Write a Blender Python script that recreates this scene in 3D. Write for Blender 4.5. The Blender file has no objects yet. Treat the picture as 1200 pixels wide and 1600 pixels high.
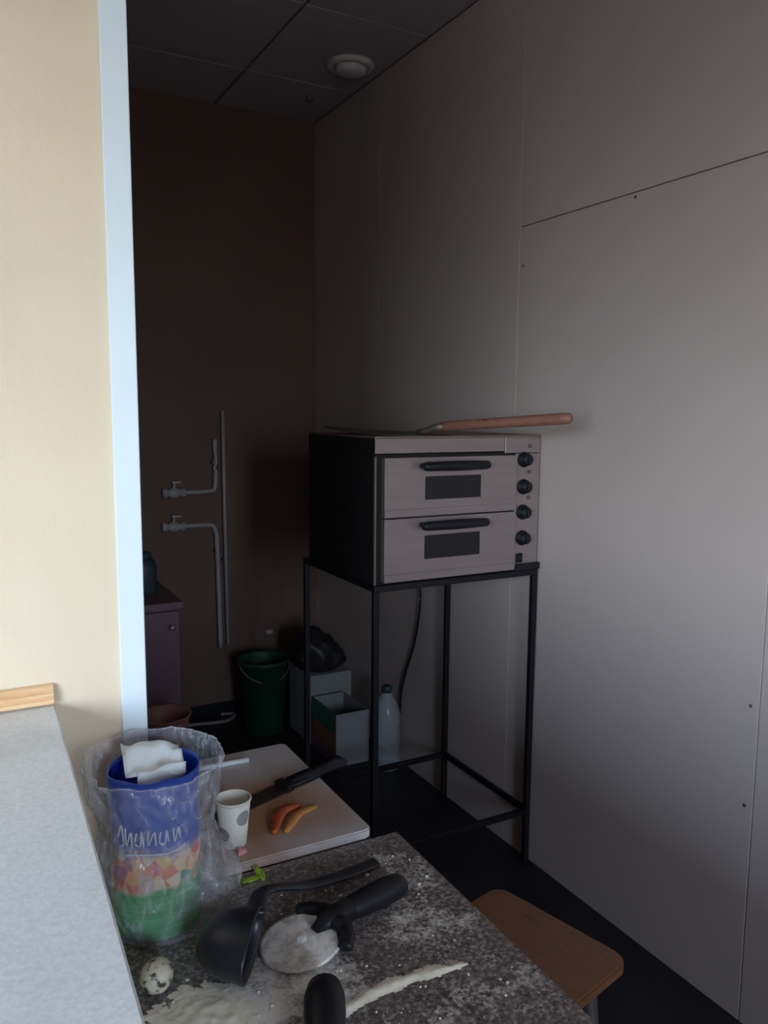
import bpy, bmesh, math, random
from mathutils import Vector, Matrix, noise
random.seed(7)
S = bpy.context.scene
COL = S.collection
PI = math.pi

# ------------------------------------------------------------------ camera
YAW, PITCH, ROLL, FPX, EYE = 0.498582, 0.125487, 0.0079687, 1270.2, 1.45
fw = Vector((math.sin(YAW)*math.cos(PITCH), math.cos(YAW)*math.cos(PITCH), -math.sin(PITCH)))
rt = Vector((math.cos(YAW), -math.sin(YAW), 0.0))
up = rt.cross(fw)
r2 = rt*math.cos(ROLL) + up*math.sin(ROLL)
u2 = up*math.cos(ROLL) - rt*math.sin(ROLL)
cd = bpy.data.cameras.new('camera'); cam = bpy.data.objects.new('camera', cd); COL.objects.link(cam)
cam.matrix_world = Matrix(((r2.x, u2.x, -fw.x, 0), (r2.y, u2.y, -fw.y, 0), (r2.z, u2.z, -fw.z, EYE), (0, 0, 0, 1)))
cd.sensor_width = 36.0; cd.lens = FPX/1600*36.0; cd.clip_start = 0.02; cd.clip_end = 50
S.camera = cam

# ------------------------------------------------------------------ light
w = bpy.data.worlds.new('overcast_sky'); S.world = w; w.use_nodes = True      # overcast sky over darker ground
wn = w.node_tree; wb_ = wn.nodes['Background']
wt = wn.nodes.new('ShaderNodeTexCoord'); wx = wn.nodes.new('ShaderNodeSeparateXYZ'); wr_ = wn.nodes.new('ShaderNodeValToRGB')
wm = wn.nodes.new('ShaderNodeMapRange'); wm.inputs[1].default_value = -1; wm.inputs[2].default_value = 1
wn.links.new(wt.outputs['Generated'], wx.inputs[0]); wn.links.new(wx.outputs[2], wm.inputs[0]); wn.links.new(wm.outputs[0], wr_.inputs[0])
el = wr_.color_ramp.elements
el[0].position = 0.44; el[0].color = (0.11, 0.105, 0.09, 1); el[1].position = 0.56; el[1].color = (0.72, 0.86, 1.0, 1)
el.new(0.5).color = (0.45, 0.50, 0.53, 1); el.new(0.72).color = (0.46, 0.64, 1.0, 1)
wn.links.new(wr_.outputs[0], wb_.inputs[0]); wb_.inputs[1].default_value = 14.5
WY0, WY1, WZ0, WZ1 = -2.15, -0.30, 0.98, 2.13          # opening of the window in the left wall
ld = bpy.data.lights.new('window_portal', 'AREA'); ld.shape = 'RECTANGLE'; ld.size = WY1-WY0; ld.size_y = WZ1-WZ0
ld.cycles.is_portal = True                              # only guides the sky's light through the window
lo = bpy.data.objects.new('window_portal', ld); COL.objects.link(lo)
FX0, FX1, FZ0, FZ1 = -0.08, 0.52, 1.05, 2.15            # unseen narrow window, added behind the camera to brighten the work table
lo.matrix_world = Matrix.Translation((-1.83, (WY0+WY1)/2, (WZ0+WZ1)/2)) @ Vector((1, 0, 0)).to_track_quat('-Z', 'Y').to_matrix().to_4x4()
S.view_settings.view_transform = 'Standard'; S.view_settings.look = 'None'
S.view_settings.gamma = 1.0; S.view_settings.use_curve_mapping = False
S.view_settings.exposure = 1.38

lf = bpy.data.lights.new('fill_window_portal', 'AREA'); lf.shape = 'RECTANGLE'; lf.size = FX1-FX0; lf.size_y = FZ1-FZ0; lf.cycles.is_portal = True  # guides sky light through the added window behind the camera
lfo = bpy.data.objects.new('fill_window_portal', lf); COL.objects.link(lfo)
lfo.matrix_world = Matrix.Translation(((FX0+FX1)/2, -2.63, (FZ0+FZ1)/2)) @ Vector((0, 1, 0)).to_track_quat('-Z', 'Y').to_matrix().to_4x4()

# ------------------------------------------------------------------ material helpers
def newmat(name):
    m = bpy.data.materials.new(name); m.use_nodes = True
    nt = m.node_tree; return m, nt, nt.nodes['Principled BSDF']
def N(nt, t, **kw):
    n = nt.nodes.new(t)
    for k, v in kw.items():
        if k in n.inputs.keys(): n.inputs[k].default_value = v
        else: setattr(n, k, v)
    return n
def ramp(nt, fac, stops):
    r = nt.nodes.new('ShaderNodeValToRGB'); e = r.color_ramp.elements
    while len(e) < len(stops): e.new(0.5)
    for i, (p, c) in enumerate(stops):
        e[i].position = p; e[i].color = (c[0], c[1], c[2], 1) if not isinstance(c, (int, float)) else (c, c, c, 1)
    nt.links.new(fac, r.inputs[0]); return r.outputs[0]
def mix(nt, fac, a, b):
    m = nt.nodes.new('ShaderNodeMix'); m.data_type = 'RGBA'
    for sock, v in ((m.inputs[0], fac), (m.inputs[6], a), (m.inputs[7], b)):
        if isinstance(v, (tuple, list)): sock.default_value = (v[0], v[1], v[2], 1)
        elif isinstance(v, (int, float)): sock.default_value = v
        else: nt.links.new(v, sock)
    return m.outputs[2]
def math_(nt, op, a, b=None):
    m = nt.nodes.new('ShaderNodeMath'); m.operation = op; m.use_clamp = False
    for i, v in enumerate((a, b)):
        if v is None: continue
        if isinstance(v, (int, float)): m.inputs[i].default_value = v
        else: nt.links.new(v, m.inputs[i])
    return m.outputs[0]
def coords(nt, scale=(1, 1, 1), loc=(0, 0, 0)):
    tc = nt.nodes.new('ShaderNodeTexCoord'); mp = nt.nodes.new('ShaderNodeMapping')
    mp.inputs['Scale'].default_value = scale; mp.inputs['Location'].default_value = loc
    nt.links.new(tc.outputs['Object'], mp.inputs[0]); return mp.outputs[0]
def noise_(nt, vec, scale, detail=4, rough=0.55):
    n = N(nt, 'ShaderNodeTexNoise', Scale=scale, Detail=detail, Roughness=rough)
    nt.links.new(vec, n.inputs['Vector']); return n.outputs[0]
def bump(nt, b, h, strength, dist=0.002):
    n = nt.nodes.new('ShaderNodeBump'); n.inputs['Strength'].default_value = strength; n.inputs['Distance'].default_value = dist
    nt.links.new(h, n.inputs['Height']); nt.links.new(n.outputs[0], b.inputs['Normal'])
def plain(name, col, rough=0.5, metal=0.0, var=0.08, scale=12, bmp=0.0, stretch=(1, 1, 1), spec=0.5):
    m, nt, b = newmat(name)
    v = coords(nt, stretch); n = noise_(nt, v, scale)
    c = ramp(nt, n, [(0.3, [x*(1-var) for x in col]), (0.7, [min(1, x*(1+var)) for x in col])])
    nt.links.new(c, b.inputs['Base Color'])
    b.inputs['Roughness'].default_value = rough; b.inputs['Metallic'].default_value = metal
    b.inputs['Specular IOR Level'].default_value = spec
    if bmp: bump(nt, b, n, bmp)
    return m

M = {}
# cream painted wallpaper with fine relief
m, nt, b = newmat('cream_wallpaper'); v = coords(nt)
n1 = noise_(nt, v, 3, 3); n2 = noise_(nt, v, 95, 5, 0.6); n3 = noise_(nt, coords(nt, (1, 1, 0.35)), 38, 3)
nt.links.new(ramp(nt, n1, [(0.3, (0.66, 0.54, 0.385)), (0.7, (0.72, 0.595, 0.435))]), b.inputs['Base Color'])
bump(nt, b, math_(nt, 'ADD', n2, n3), 0.35, 0.0022); b.inputs['Roughness'].default_value = 0.75; M['cream'] = m
# beige wall panels
m, nt, b = newmat('beige_panel'); v = coords(nt)
n1 = noise_(nt, v, 1.6, 4); n2 = noise_(nt, coords(nt, (1, 1, 0.25)), 140, 3)
nt.links.new(ramp(nt, n1, [(0.25, (0.52, 0.435, 0.395)), (0.75, (0.56, 0.47, 0.43))]), b.inputs['Base Color'])
bump(nt, b, n2, 0.12, 0.001); b.inputs['Roughness'].default_value = 0.55; M['panel'] = m
# brown back wall
m, nt, b = newmat('brown_back_wall'); v = coords(nt)
n1 = noise_(nt, v, 2.2, 5)
nt.links.new(ramp(nt, n1, [(0.25, (0.125, 0.072, 0.054)), (0.75, (0.155, 0.09, 0.067))]), b.inputs['Base Color'])
b.inputs['Roughness'].default_value = 0.7; M['backwall'] = m
M['ceiling_tile'] = plain('mineral_ceiling_tile', (0.42, 0.35, 0.36), 0.9, var=0.05, scale=160, bmp=0.2)
M['grid'] = plain('ceiling_grid', (0.10, 0.09, 0.09), 0.8)
M['floor'] = plain('dark_floor', (0.016, 0.014, 0.020), 0.55, var=0.35, scale=5)
M['shadow_gap'] = plain('panel_backing', (0.12, 0.095, 0.08), 0.9)
M['white_trim'] = plain('white_plastic_trim', (0.66, 0.73, 0.75), 0.35, var=0.02, scale=6)
M['room_paint'] = plain('room_paint', (0.62, 0.55, 0.47), 0.8, var=0.03, scale=3)
# laminate bar top
m, nt, b = newmat('white_laminate'); v = coords(nt)
n1 = noise_(nt, v, 260, 2); n2 = noise_(nt, v, 6, 4)
c1 = ramp(nt, n1, [(0.35, (0.68, 0.725, 0.74)), (0.62, (0.77, 0.82, 0.83))])
c2 = ramp(nt, n2, [(0.56, (1, 1, 1)), (0.75, (0.86, 0.85, 0.84))])
mm = nt.nodes.new('ShaderNodeMix'); mm.data_type = 'RGBA'; mm.blend_type = 'MULTIPLY'; mm.inputs[0].default_value = 1
nt.links.new(c1, mm.inputs[6]); nt.links.new(c2, mm.inputs[7]); nt.links.new(mm.outputs[2], b.inputs['Base Color'])
b.inputs['Roughness'].default_value = 0.45; M['laminate'] = m
def wood(name, a, bb, stretch, scale, rough=0.45):
    m, nt, b = newmat(name); v = coords(nt, stretch)
    n = noise_(nt, v, scale, 6, 0.6)
    nt.links.new(ramp(nt, n, [(0.3, a), (0.55, bb), (0.75, [x*0.8 for x in a])]), b.inputs['Base Color'])
    b.inputs['Roughness'].default_value = rough; bump(nt, b, n, 0.1, 0.001); return m
M['strip_wood'] = wood('varnished_pine', (0.62, 0.36, 0.17), (0.76, 0.50, 0.27), (2, 20, 20), 5, 0.25)
M['stool_wood'] = wood('warm_stool_wood', (0.16, 0.065, 0.027), (0.21, 0.09, 0.037), (18, 2, 6), 4, 0.4)
M['peel_wood'] = wood('worn_peel_wood', (0.20, 0.085, 0.06), (0.27, 0.12, 0.08), (10, 3, 10), 6, 0.55)
M['dark_wood'] = wood('dark_table_wood', (0.045, 0.035, 0.03), (0.06, 0.045, 0.038), (3, 12, 12), 5, 0.6)
M['steel'] = plain('brushed_steel', (0.30, 0.24, 0.235), 0.42, metal=0.5, var=0.07, scale=9, stretch=(0.6, 6, 6))
M['steel_dark'] = plain('aged_steel', (0.22, 0.17, 0.14), 0.5, metal=0.5, var=0.2, scale=9)
M['peel_blade'] = plain('dark_worn_peel_metal', (0.07, 0.055, 0.045), 0.5, metal=0.3, var=0.25, scale=14)
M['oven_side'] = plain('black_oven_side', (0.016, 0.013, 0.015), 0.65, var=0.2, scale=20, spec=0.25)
M['black_paint'] = plain('black_painted_steel', (0.009, 0.008, 0.011), 0.45, var=0.2, scale=30, spec=0.3)
M['black_plastic'] = plain('black_plastic', (0.009, 0.010, 0.014), 0.45, var=0.2, scale=30, spec=0.3)
M['black_nylon'] = plain('black_nylon', (0.014, 0.017, 0.024), 0.36, var=0.3, scale=24)
M['oven_glass'] = plain('smoked_oven_glass', (0.018, 0.016, 0.018), 0.25, var=0.1, spec=0.3)
M['lamp_dead'] = plain('indicator_lens', (0.13, 0.07, 0.045), 0.3)
M['pipe_white'] = plain('white_pipe_plastic', (0.38, 0.35, 0.35), 0.4, var=0.04)
M['clip_dark'] = plain('dark_pipe_clip', (0.10, 0.08, 0.07), 0.6)
M['purple_cabinet'] = plain('plum_laminate', (0.16, 0.085, 0.115), 0.5, var=0.12, scale=8)
M['teal_dark'] = plain('dark_teal_plastic', (0.035, 0.055, 0.07), 0.5)
M['rust_plastic'] = plain('reddish_brown_plastic', (0.33, 0.15, 0.13), 0.5)
M['green_plastic'] = plain('green_bucket_plastic', (0.008, 0.05, 0.026), 0.55, var=0.15)
M['white_card'] = plain('white_cardboard', (0.25, 0.25, 0.26), 0.8, var=0.05)
M['grey_card'] = plain('cardboard_inside', (0.16, 0.12, 0.10), 0.9, var=0.1)
M['black_film'] = plain('black_bag_film', (0.014, 0.012, 0.016), 0.5, bmp=0.4, scale=20)
M['lamp_white'] = plain('off_white_lamp', (0.66, 0.63, 0.58), 0.5, var=0.03)
M['paper'] = plain('white_paper', (0.78, 0.86, 0.87), 0.8, var=0.03, bmp=0.15, scale=30)
M['blue_plastic'] = plain('blue_print_plastic', (0.012, 0.04, 0.36), 0.3, var=0.12)
M['ink_white'] = plain('white_print', (0.45, 0.53, 0.68), 0.5)
M['blade_steel'] = plain('knife_steel', (0.20, 0.16, 0.15), 0.25, metal=0.85, var=0.1)
M['red_pepper'] = plain('red_vegetable_skin', (0.36, 0.07, 0.022), 0.3, var=0.3, scale=60)
M['orange_pepper'] = plain('orange_vegetable_flesh', (0.52, 0.24, 0.07), 0.4, var=0.2, scale=80)
M['green_leaf'] = plain('lettuce_green', (0.42, 0.62, 0.05), 0.5, var=0.3, scale=60)
M['pink_meat'] = plain('pink_sausage', (0.72, 0.36, 0.42), 0.5, var=0.1, scale=50)
M['window_frame'] = plain('white_window_frame', (0.8, 0.8, 0.8), 0.4)
M['hose'] = plain('grey_hose', (0.22, 0.21, 0.22), 0.6)
M['cup_white'] = None

# flour-dusted granite: bare stone with flour lying in smears and blobs (object space = world space)
m, nt, b = newmat('floured_granite'); v = coords(nt)
sp = noise_(nt, v, 210, 3, 0.7); md = noise_(nt, v, 26, 5, 0.65); lg = noise_(nt, v, 9, 3)
stone = ramp(nt, sp, [(0.32, (0.06, 0.05, 0.049)), (0.5, (0.17, 0.148, 0.142)), (0.68, (0.42, 0.385, 0.37))])
def blob(cx, cy, rx, ry, ang=0):
    mp = nt.nodes.new('ShaderNodeMapping'); mp.vector_type = 'TEXTURE'
    mp.inputs['Location'].default_value = (cx, cy, 0.85); mp.inputs['Scale'].default_value = (rx, ry, 1); mp.inputs['Rotation'].default_value = (0, 0, ang)
    tc = nt.nodes.new('ShaderNodeTexCoord'); nt.links.new(tc.outputs['Object'], mp.inputs[0])
    ln = nt.nodes.new('ShaderNodeVectorMath'); ln.operation = 'LENGTH'; nt.links.new(mp.outputs[0], ln.inputs[0])
    mr = nt.nodes.new('ShaderNodeMapRange'); mr.inputs[1].default_value = 1.15; mr.inputs[2].default_value = 0.25
    nt.links.new(ln.outputs['Value'], mr.inputs[0]); return mr.outputs[0]
tot = None
for args, k in (((0.275, 0.715, 0.085, 0.075), 0.62), ((0.20, 0.72, 0.075, 0.05), 0.75), ((0.335, 0.76, 0.06, 0.05), 0.45),
                ((0.47, 0.755, 0.055, 0.075, 0.2), 0.48), ((0.50, 0.86, 0.05, 0.07), 0.34), ((0.40, 0.685, 0.11, 0.012, -0.1), 0.6),
                ((0.45, 0.61, 0.10, 0.05), 0.30), ((0.37, 0.63, 0.05, 0.04), 0.28), ((0.30, 0.80, 0.16, 0.10), 0.22)):
    q = math_(nt, 'MULTIPLY', blob(*args), k)
    tot = q if tot is None else math_(nt, 'ADD', tot, q)
f = math_(nt, 'ADD', math_(nt, 'MULTIPLY', tot, 1.5), math_(nt, 'MULTIPLY', math_(nt, 'SUBTRACT', md, 0.5), 2.6))
f = math_(nt, 'ADD', f, math_(nt, 'MULTIPLY', math_(nt, 'SUBTRACT', sp, 0.5), 1.5))
f = math_(nt, 'ADD', f, math_(nt, 'MULTIPLY', math_(nt, 'SUBTRACT', lg, 0.5), 0.8))
f = math_(nt, 'MULTIPLY', math_(nt, 'SUBTRACT', f, 0.33), 0.95)
fc = nt.nodes.new('ShaderNodeClamp'); nt.links.new(f, fc.inputs[0]); fc.inputs[2].default_value = 0.95
nt.links.new(mix(nt, fc.outputs[0], stone, (0.90, 0.91, 0.85)), b.inputs['Base Color'])
rr = nt.nodes.new('ShaderNodeMapRange'); rr.inputs[3].default_value = 0.3; rr.inputs[4].default_value = 0.85
nt.links.new(fc.outputs[0], rr.inputs[0]); nt.links.new(rr.outputs[0], b.inputs['Roughness'])
bump(nt, b, md, 0.15, 0.0008); M['granite'] = m
# flour
m, nt, b = newmat('flour'); v = coords(nt); n = noise_(nt, v, 60, 5)
nt.links.new(ramp(nt, n, [(0.3, (0.80, 0.78, 0.62)), (0.6, (0.93, 0.91, 0.77))]), b.inputs['Base Color'])
b.inputs['Roughness'].default_value = 0.95; bump(nt, b, n, 0.5, 0.002); M['flour'] = m
# floury steel wheel
m, nt, b = newmat('floured_steel'); v = coords(nt); n = noise_(nt, v, 70, 6, 0.65)
fz = ramp(nt, n, [(0.38, 0.1), (0.56, 1.0)])
nt.links.new(mix(nt, fz, (0.50, 0.50, 0.48), (0.92, 0.93, 0.88)), b.inputs['Base Color'])
b.inputs['Roughness'].default_value = 0.7; b.inputs['Metallic'].default_value = 0.1; bump(nt, b, n, 0.3, 0.001); M['floured_steel'] = m
# stained cutting board
m, nt, b = newmat('stained_board_plastic'); v = coords(nt)
n = noise_(nt, v, 9, 4); mpv = coords(nt, (1/0.15, 1/0.15, 1), (-0.365/0.15, -1.075/0.15, 0))
ln = nt.nodes.new('ShaderNodeVectorMath'); ln.operation = 'LENGTH'
sx = nt.nodes.new('ShaderNodeVectorMath'); sx.operation = 'MULTIPLY'; sx.inputs[1].default_value = (1, 1, 0)
nt.links.new(mpv, sx.inputs[0]); nt.links.new(sx.outputs[0], ln.inputs[0])
st = math_(nt, 'ADD', math_(nt, 'SUBTRACT', 1.15, ln.outputs['Value']), math_(nt, 'MULTIPLY', math_(nt, 'SUBTRACT', n, 0.5), 1.2))
sc = ramp(nt, st, [(0.05, 0.0), (0.75, 1.0)])
nt.links.new(mix(nt, sc, (0.55, 0.53, 0.52), (0.40, 0.215, 0.115)), b.inputs['Base Color'])
b.inputs['Roughness'].default_value = 0.5; M['board'] = m
# printed pack: bands by height
m, nt, b = newmat('printed_pack'); v = coords(nt)
sep = nt.nodes.new('ShaderNodeSeparateXYZ'); nt.links.new(v, sep.inputs[0])
wob = noise_(nt, v, 40, 3)
z = math_(nt, 'ADD', sep.outputs[2], math_(nt, 'MULTIPLY', math_(nt, 'SUBTRACT', wob, 0.5), 0.018))
vo = N(nt, 'ShaderNodeTexVoronoi', Scale=75.0); nt.links.new(v, vo.inputs['Vector'])
se2 = nt.nodes.new('ShaderNodeSeparateColor'); nt.links.new(vo.outputs['Color'], se2.inputs[0])
food = ramp(nt, se2.outputs[0], [(0.0, (0.62, 0.10, 0.10)), (0.25, (0.70, 0.34, 0.10)), (0.45, (0.72, 0.64, 0.46)), (0.6, (0.35, 0.10, 0.16)), (0.78, (0.66, 0.42, 0.14)), (0.92, (0.10, 0.28, 0.20))])
grn = ramp(nt, noise_(nt, coords(nt, (3, 3, 40)), 6, 3), [(0.35, (0.02, 0.24, 0.055)), (0.65, (0.06, 0.38, 0.12))])
blu = ramp(nt, noise_(nt, v, 22, 3), [(0.3, (0.010, 0.04, 0.34)), (0.75, (0.02, 0.08, 0.42))])
def step(a, bb):
    mr = nt.nodes.new('ShaderNodeMapRange'); mr.inputs[1].default_value = a; mr.inputs[2].default_value = bb
    nt.links.new(z, mr.inputs[0]); return mr.outputs[0]
c = mix(nt, step(0.058, 0.064), grn, food); c = mix(nt, step(0.098, 0.112), c, blu)
nt.links.new(c, b.inputs['Base Color']); b.inputs['Roughness'].default_value = 0.35; M['pack'] = m
# clear crinkled film
m, nt, b = newmat('clear_bag_film'); v = coords(nt)
rid = noise_(nt, coords(nt, (1, 1, 0.55)), 30, 4, 0.6); big = noise_(nt, v, 20, 4, 0.55)
b.inputs['Base Color'].default_value = (0.74, 0.76, 0.80, 1); b.inputs['Roughness'].default_value = 0.14
b.inputs['Specular IOR Level'].default_value = 1.0
bump(nt, b, math_(nt, 'ADD', rid, big), 0.9, 0.012)
tr = nt.nodes.new('ShaderNodeBsdfTransparent'); tr.inputs[0].default_value = (0.96, 0.96, 0.97, 1)
ms = nt.nodes.new('ShaderNodeMixShader')
lin = math_(nt, 'ABSOLUTE', math_(nt, 'SUBTRACT', rid, 0.5))
fac = ramp(nt, lin, [(0.0, 0.34), (0.04, 0.20), (0.2, 0.13)])
nt.links.new(fac, ms.inputs[0]); nt.links.new(tr.outputs[0], ms.inputs[1]); nt.links.new(b.outputs[0], ms.inputs[2])
nt.links.new(ms.outputs[0], nt.nodes['Material Output'].inputs[0]); M['film'] = m
def clear(name, fac, col, rough):
    m, nt, b = newmat(name); v = coords(nt); n = noise_(nt, v, 14, 3)
    b.inputs['Base Color'].default_value = (*col, 1); b.inputs['Roughness'].default_value = rough
    bump(nt, b, n, 0.2, 0.004)
    tr = nt.nodes.new('ShaderNodeBsdfTransparent'); ms = nt.nodes.new('ShaderNodeMixShader'); ms.inputs[0].default_value = fac
    nt.links.new(tr.outputs[0], ms.inputs[1]); nt.links.new(b.outputs[0], ms.inputs[2])
    nt.links.new(ms.outputs[0], nt.nodes['Material Output'].inputs[0]); return m
M['bottle'] = clear('clear_bottle_plastic', 0.34, (0.62, 0.66, 0.66), 0.12)
M['pane'] = clear('window_glass', 0.06, (0.9, 0.95, 1.0), 0.02)
# paper cup: white with grey round dots and flecks
m, nt, b = newmat('dotted_paper_cup'); v = coords(nt)
at = None
for c0 in ((0.0085, -0.0205, 0.043), (-0.02, -0.01, 0.02), (-0.015, 0.02, 0.045), (0.02, 0.008, 0.018)):
    d = nt.nodes.new('ShaderNodeVectorMath'); d.operation = 'DISTANCE'; d.inputs[1].default_value = c0
    nt.links.new(v, d.inputs[0]); q = math_(nt, 'LESS_THAN', d.outputs['Value'], 0.0108)
    at = q if at is None else math_(nt, 'MAXIMUM', at, q)
fl = ramp(nt, noise_(nt, v, 230, 2), [(0.69, 0.0), (0.73, 1.0)])
c = mix(nt, at, (0.74, 0.72, 0.66), (0.27, 0.27, 0.27)); c = mix(nt, fl, c, (0.25, 0.24, 0.2))
nt.links.new(c, b.inputs['Base Color']); b.inputs['Roughness'].default_value = 0.55; M['cup'] = m
M['cup_in'] = plain('cup_inside', (0.74, 0.71, 0.60), 0.55, var=0.02)
# quail egg
m, nt, b = newmat('speckled_egg_shell'); v = coords(nt); n = noise_(nt, v, 75, 3, 0.6)
nt.links.new(ramp(nt, n, [(0.40, (0.05, 0.04, 0.03)), (0.47, (0.60, 0.56, 0.42)), (0.7, (0.72, 0.69, 0.54))]), b.inputs['Base Color'])
b.inputs['Roughness'].default_value = 0.5; M['egg'] = m
# box print
m, nt, b = newmat('printed_carton_side'); v = coords(nt); sep = nt.nodes.new('ShaderNodeSeparateXYZ'); nt.links.new(v, sep.inputs[0])
z = math_(nt, 'ADD', sep.outputs[2], math_(nt, 'MULTIPLY', noise_(nt, v, 12, 3), 0.06))
nt.links.new(ramp(nt, math_(nt, 'MULTIPLY', z, 4), [(0.15, (0.16, 0.09, 0.20)), (0.35, (0.28, 0.10, 0.08)), (0.62, (0.30, 0.14, 0.09)), (0.70, (0.03, 0.16, 0.10)), (1.0, (0.04, 0.18, 0.12))]), b.inputs['Base Color'])
b.inputs['Roughness'].default_value = 0.7; M['carton'] = m

# ------------------------------------------------------------------ mesh helpers
def link(name, bm, mat, parent=None, smooth=False, loc=None):
    me = bpy.data.meshes.new(name); bm.normal_update(); bm.to_mesh(me); bm.free()
    for mm in (mat if isinstance(mat, (list, tuple)) else [mat]): me.materials.append(M[mm] if isinstance(mm, str) else mm)
    if smooth:
        for p in me.polygons: p.use_smooth = True
    o = bpy.data.objects.new(name, me); COL.objects.link(o)
    if loc is not None: o.location = loc
    if parent is not None: o.parent = parent
    return o
def empty(name, label, cat, loc=(0, 0, 0), rz=0, group=None):
    o = bpy.data.objects.new(name, None); COL.objects.link(o); o.location = loc; o.rotation_euler = (0, 0, rz)
    o.empty_display_size = 0.05
    return tag(o, label, cat, group)
def tag(o, label, cat, group=None):
    o['label'] = label; o['category'] = cat
    if group: o['group'] = group
    return o
def struct(o): o['kind'] = 'structure'; return o
def box(bm, x0, x1, y0, y1, z0, z1, bev=0.0, seg=2):
    g = bmesh.ops.create_cube(bm, size=1.0); vs = g['verts']
    for v in vs: v.co = Vector((x0+(v.co.x+.5)*(x1-x0), y0+(v.co.y+.5)*(y1-y0), z0+(v.co.z+.5)*(z1-z0)))
    if bev:
        es = list({e for v in vs for e in v.link_edges})
        bmesh.ops.bevel(bm, geom=es, offset=bev, segments=seg, affect='EDGES', profile=0.5)
    return bm
def B(*a, **k): return box(bmesh.new(), *a, **k)
def tube(bm, pts, rad, n=10, cap=True, flat=1.0):
    """swept tube through pts; rad a number or list; flat squashes the second axis"""
    pts = [Vector(p) for p in pts]; rings = []
    rad = rad if isinstance(rad, (list, tuple)) else [rad]*len(pts)
    ref = Vector((0, 0, 1))
    for i, p in enumerate(pts):
        t = (pts[min(i+1, len(pts)-1)] - pts[max(i-1, 0)]).normalized()
        a = t.cross(ref)
        if a.length < 1e-3: a = t.cross(Vector((0, 1, 0)))
        a.normalize(); c = a.cross(t).normalized()
        rings.append([bm.verts.new(p + a*rad[i]*math.cos(2*PI*k/n) + c*rad[i]*flat*math.sin(2*PI*k/n)) for k in range(n)])
    for r0, r1 in zip(rings, rings[1:]):
        for k in range(n): bm.faces.new((r0[k], r0[(k+1) % n], r1[(k+1) % n], r1[k]))
    if cap:
        bm.faces.new(rings[0][::-1]); bm.faces.new(rings[-1])
    return bm
def spline(pts, n=6):
    pts = [Vector(p) for p in pts]; out = []
    P = [pts[0]] + pts + [pts[-1]]
    for i in range(1, len(P)-2):
        for k in range(n):
            t = k/n; a, b_, c, d = P[i-1], P[i], P[i+1], P[i+2]
            out.append(0.5*((2*b_) + (c-a)*t + (2*a-5*b_+4*c-d)*t*t + (3*b_-a-3*c+d)*t**3))
    return out + [pts[-1]]
def lathe(bm, prof, n=28, cx=0, cy=0, cz=0, axis='z', capb=True, capt=False):
    rings = []
    for r, h in prof:
        ring = []
        for k in range(n):
            a = 2*PI*k/n; x, y = r*math.cos(a), r*math.sin(a)
            co = {'z': (x, y, h), 'y': (x, h, y), 'x': (h, x, y)}[axis]
            ring.append(bm.verts.new((cx+co[0], cy+co[1], cz+co[2])))
        rings.append(ring)
    for a, b_ in zip(rings, rings[1:]):
        for k in range(n): bm.faces.new((a[k], a[(k+1) % n], b_[(k+1) % n], b_[k]))
    if capb: bm.faces.new(rings[0][::-1])
    if capt: bm.faces.new(rings[-1])
    bmesh.ops.recalc_face_normals(bm, faces=bm.faces)
    return bm
def prism(bm, poly, z0, z1, bev=0):
    a = [bm.verts.new((x, y, z0)) for x, y in poly]; b_ = [bm.verts.new((x, y, z1)) for x, y in poly]
    n = len(poly); bm.faces.new(a[::-1]); bm.faces.new(b_)
    for k in range(n): bm.faces.new((a[k], a[(k+1) % n], b_[(k+1) % n], b_[k]))
    bmesh.ops.recalc_face_normals(bm, faces=bm.faces)
    if bev: bmesh.ops.bevel(bm, geom=[e for e in bm.edges if abs(e.verts[0].co.z-e.verts[1].co.z) < 1e-6], offset=bev, segments=2, affect='EDGES')
    return bm
def rrect(w, d, r, n=6):
    out = []
    for sx, sy, a0 in ((1, 1, 0), (-1, 1, PI/2), (-1, -1, PI), (1, -1, 1.5*PI)):
        for k in range(n+1):
            a = a0 + PI/2*k/n; out.append((sx*(w/2-r)+r*math.cos(a), sy*(d/2-r)+r*math.sin(a)))
    return out

# ------------------------------------------------------------------ the room
XL, XR, YF, YB, H = -1.7, 1.61, -2.5, 3.66, 2.77
struct(link('floor', B(XL-.1, XR+.1, YF-.1, YB+.1, -0.1, 0), 'floor'))
ceil = struct(link('ceiling', B(XL-.1, XR+.1, YF-.1, YB+.1, H+.008, H+.1), 'grid'))
gx = [XL] + [1.13-0.6*k for k in range(4, -1, -1)] + [XR]
gy = [YF] + [2.64-0.6*k for k in range(8, 0, -1)] + [2.64, 3.24, YB]
tilemesh = {}
for x0, x1 in zip(gx, gx[1:]):
    for y0, y1 in zip(gy, gy[1:]):
        key = (round(x1-x0, 3), round(y1-y0, 3))
        if min(key) < 0.03: continue
        if key not in tilemesh:
            t = link('ceiling_tile', B(0.004, key[0]-.004, 0.004, key[1]-.004, 0, .009, bev=.0015, seg=1), 'ceiling_tile', ceil)
            tilemesh[key] = t.data
        else:
            t = bpy.data.objects.new('ceiling_tile', tilemesh[key]); COL.objects.link(t); t.parent = ceil
        t.location = (x0, y0, H)
wr = struct(link('wall_right', B(XR+.006, XR+.12, YF-.1, YB+.1, -.1, H+.1), 'shadow_gap'))
ys = [YF, -1.6, -.71, .226, 1.157, 2.09, 3.02, YB]
for y0, y1 in zip(ys, ys[1:]):
    g = 0.0016
    spans = ((0, 2.0105), (2.0135, H)) if y1 < 2.1 else ((0, H),)
    gg = g if y1 < 2.1 else 0.0006
    for z0, z1 in spans: link('wall_panel', B(XR, XR+.007, y0+gg, y1-gg, z0, z1, bev=.0006, seg=1), 'panel', wr)
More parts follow.
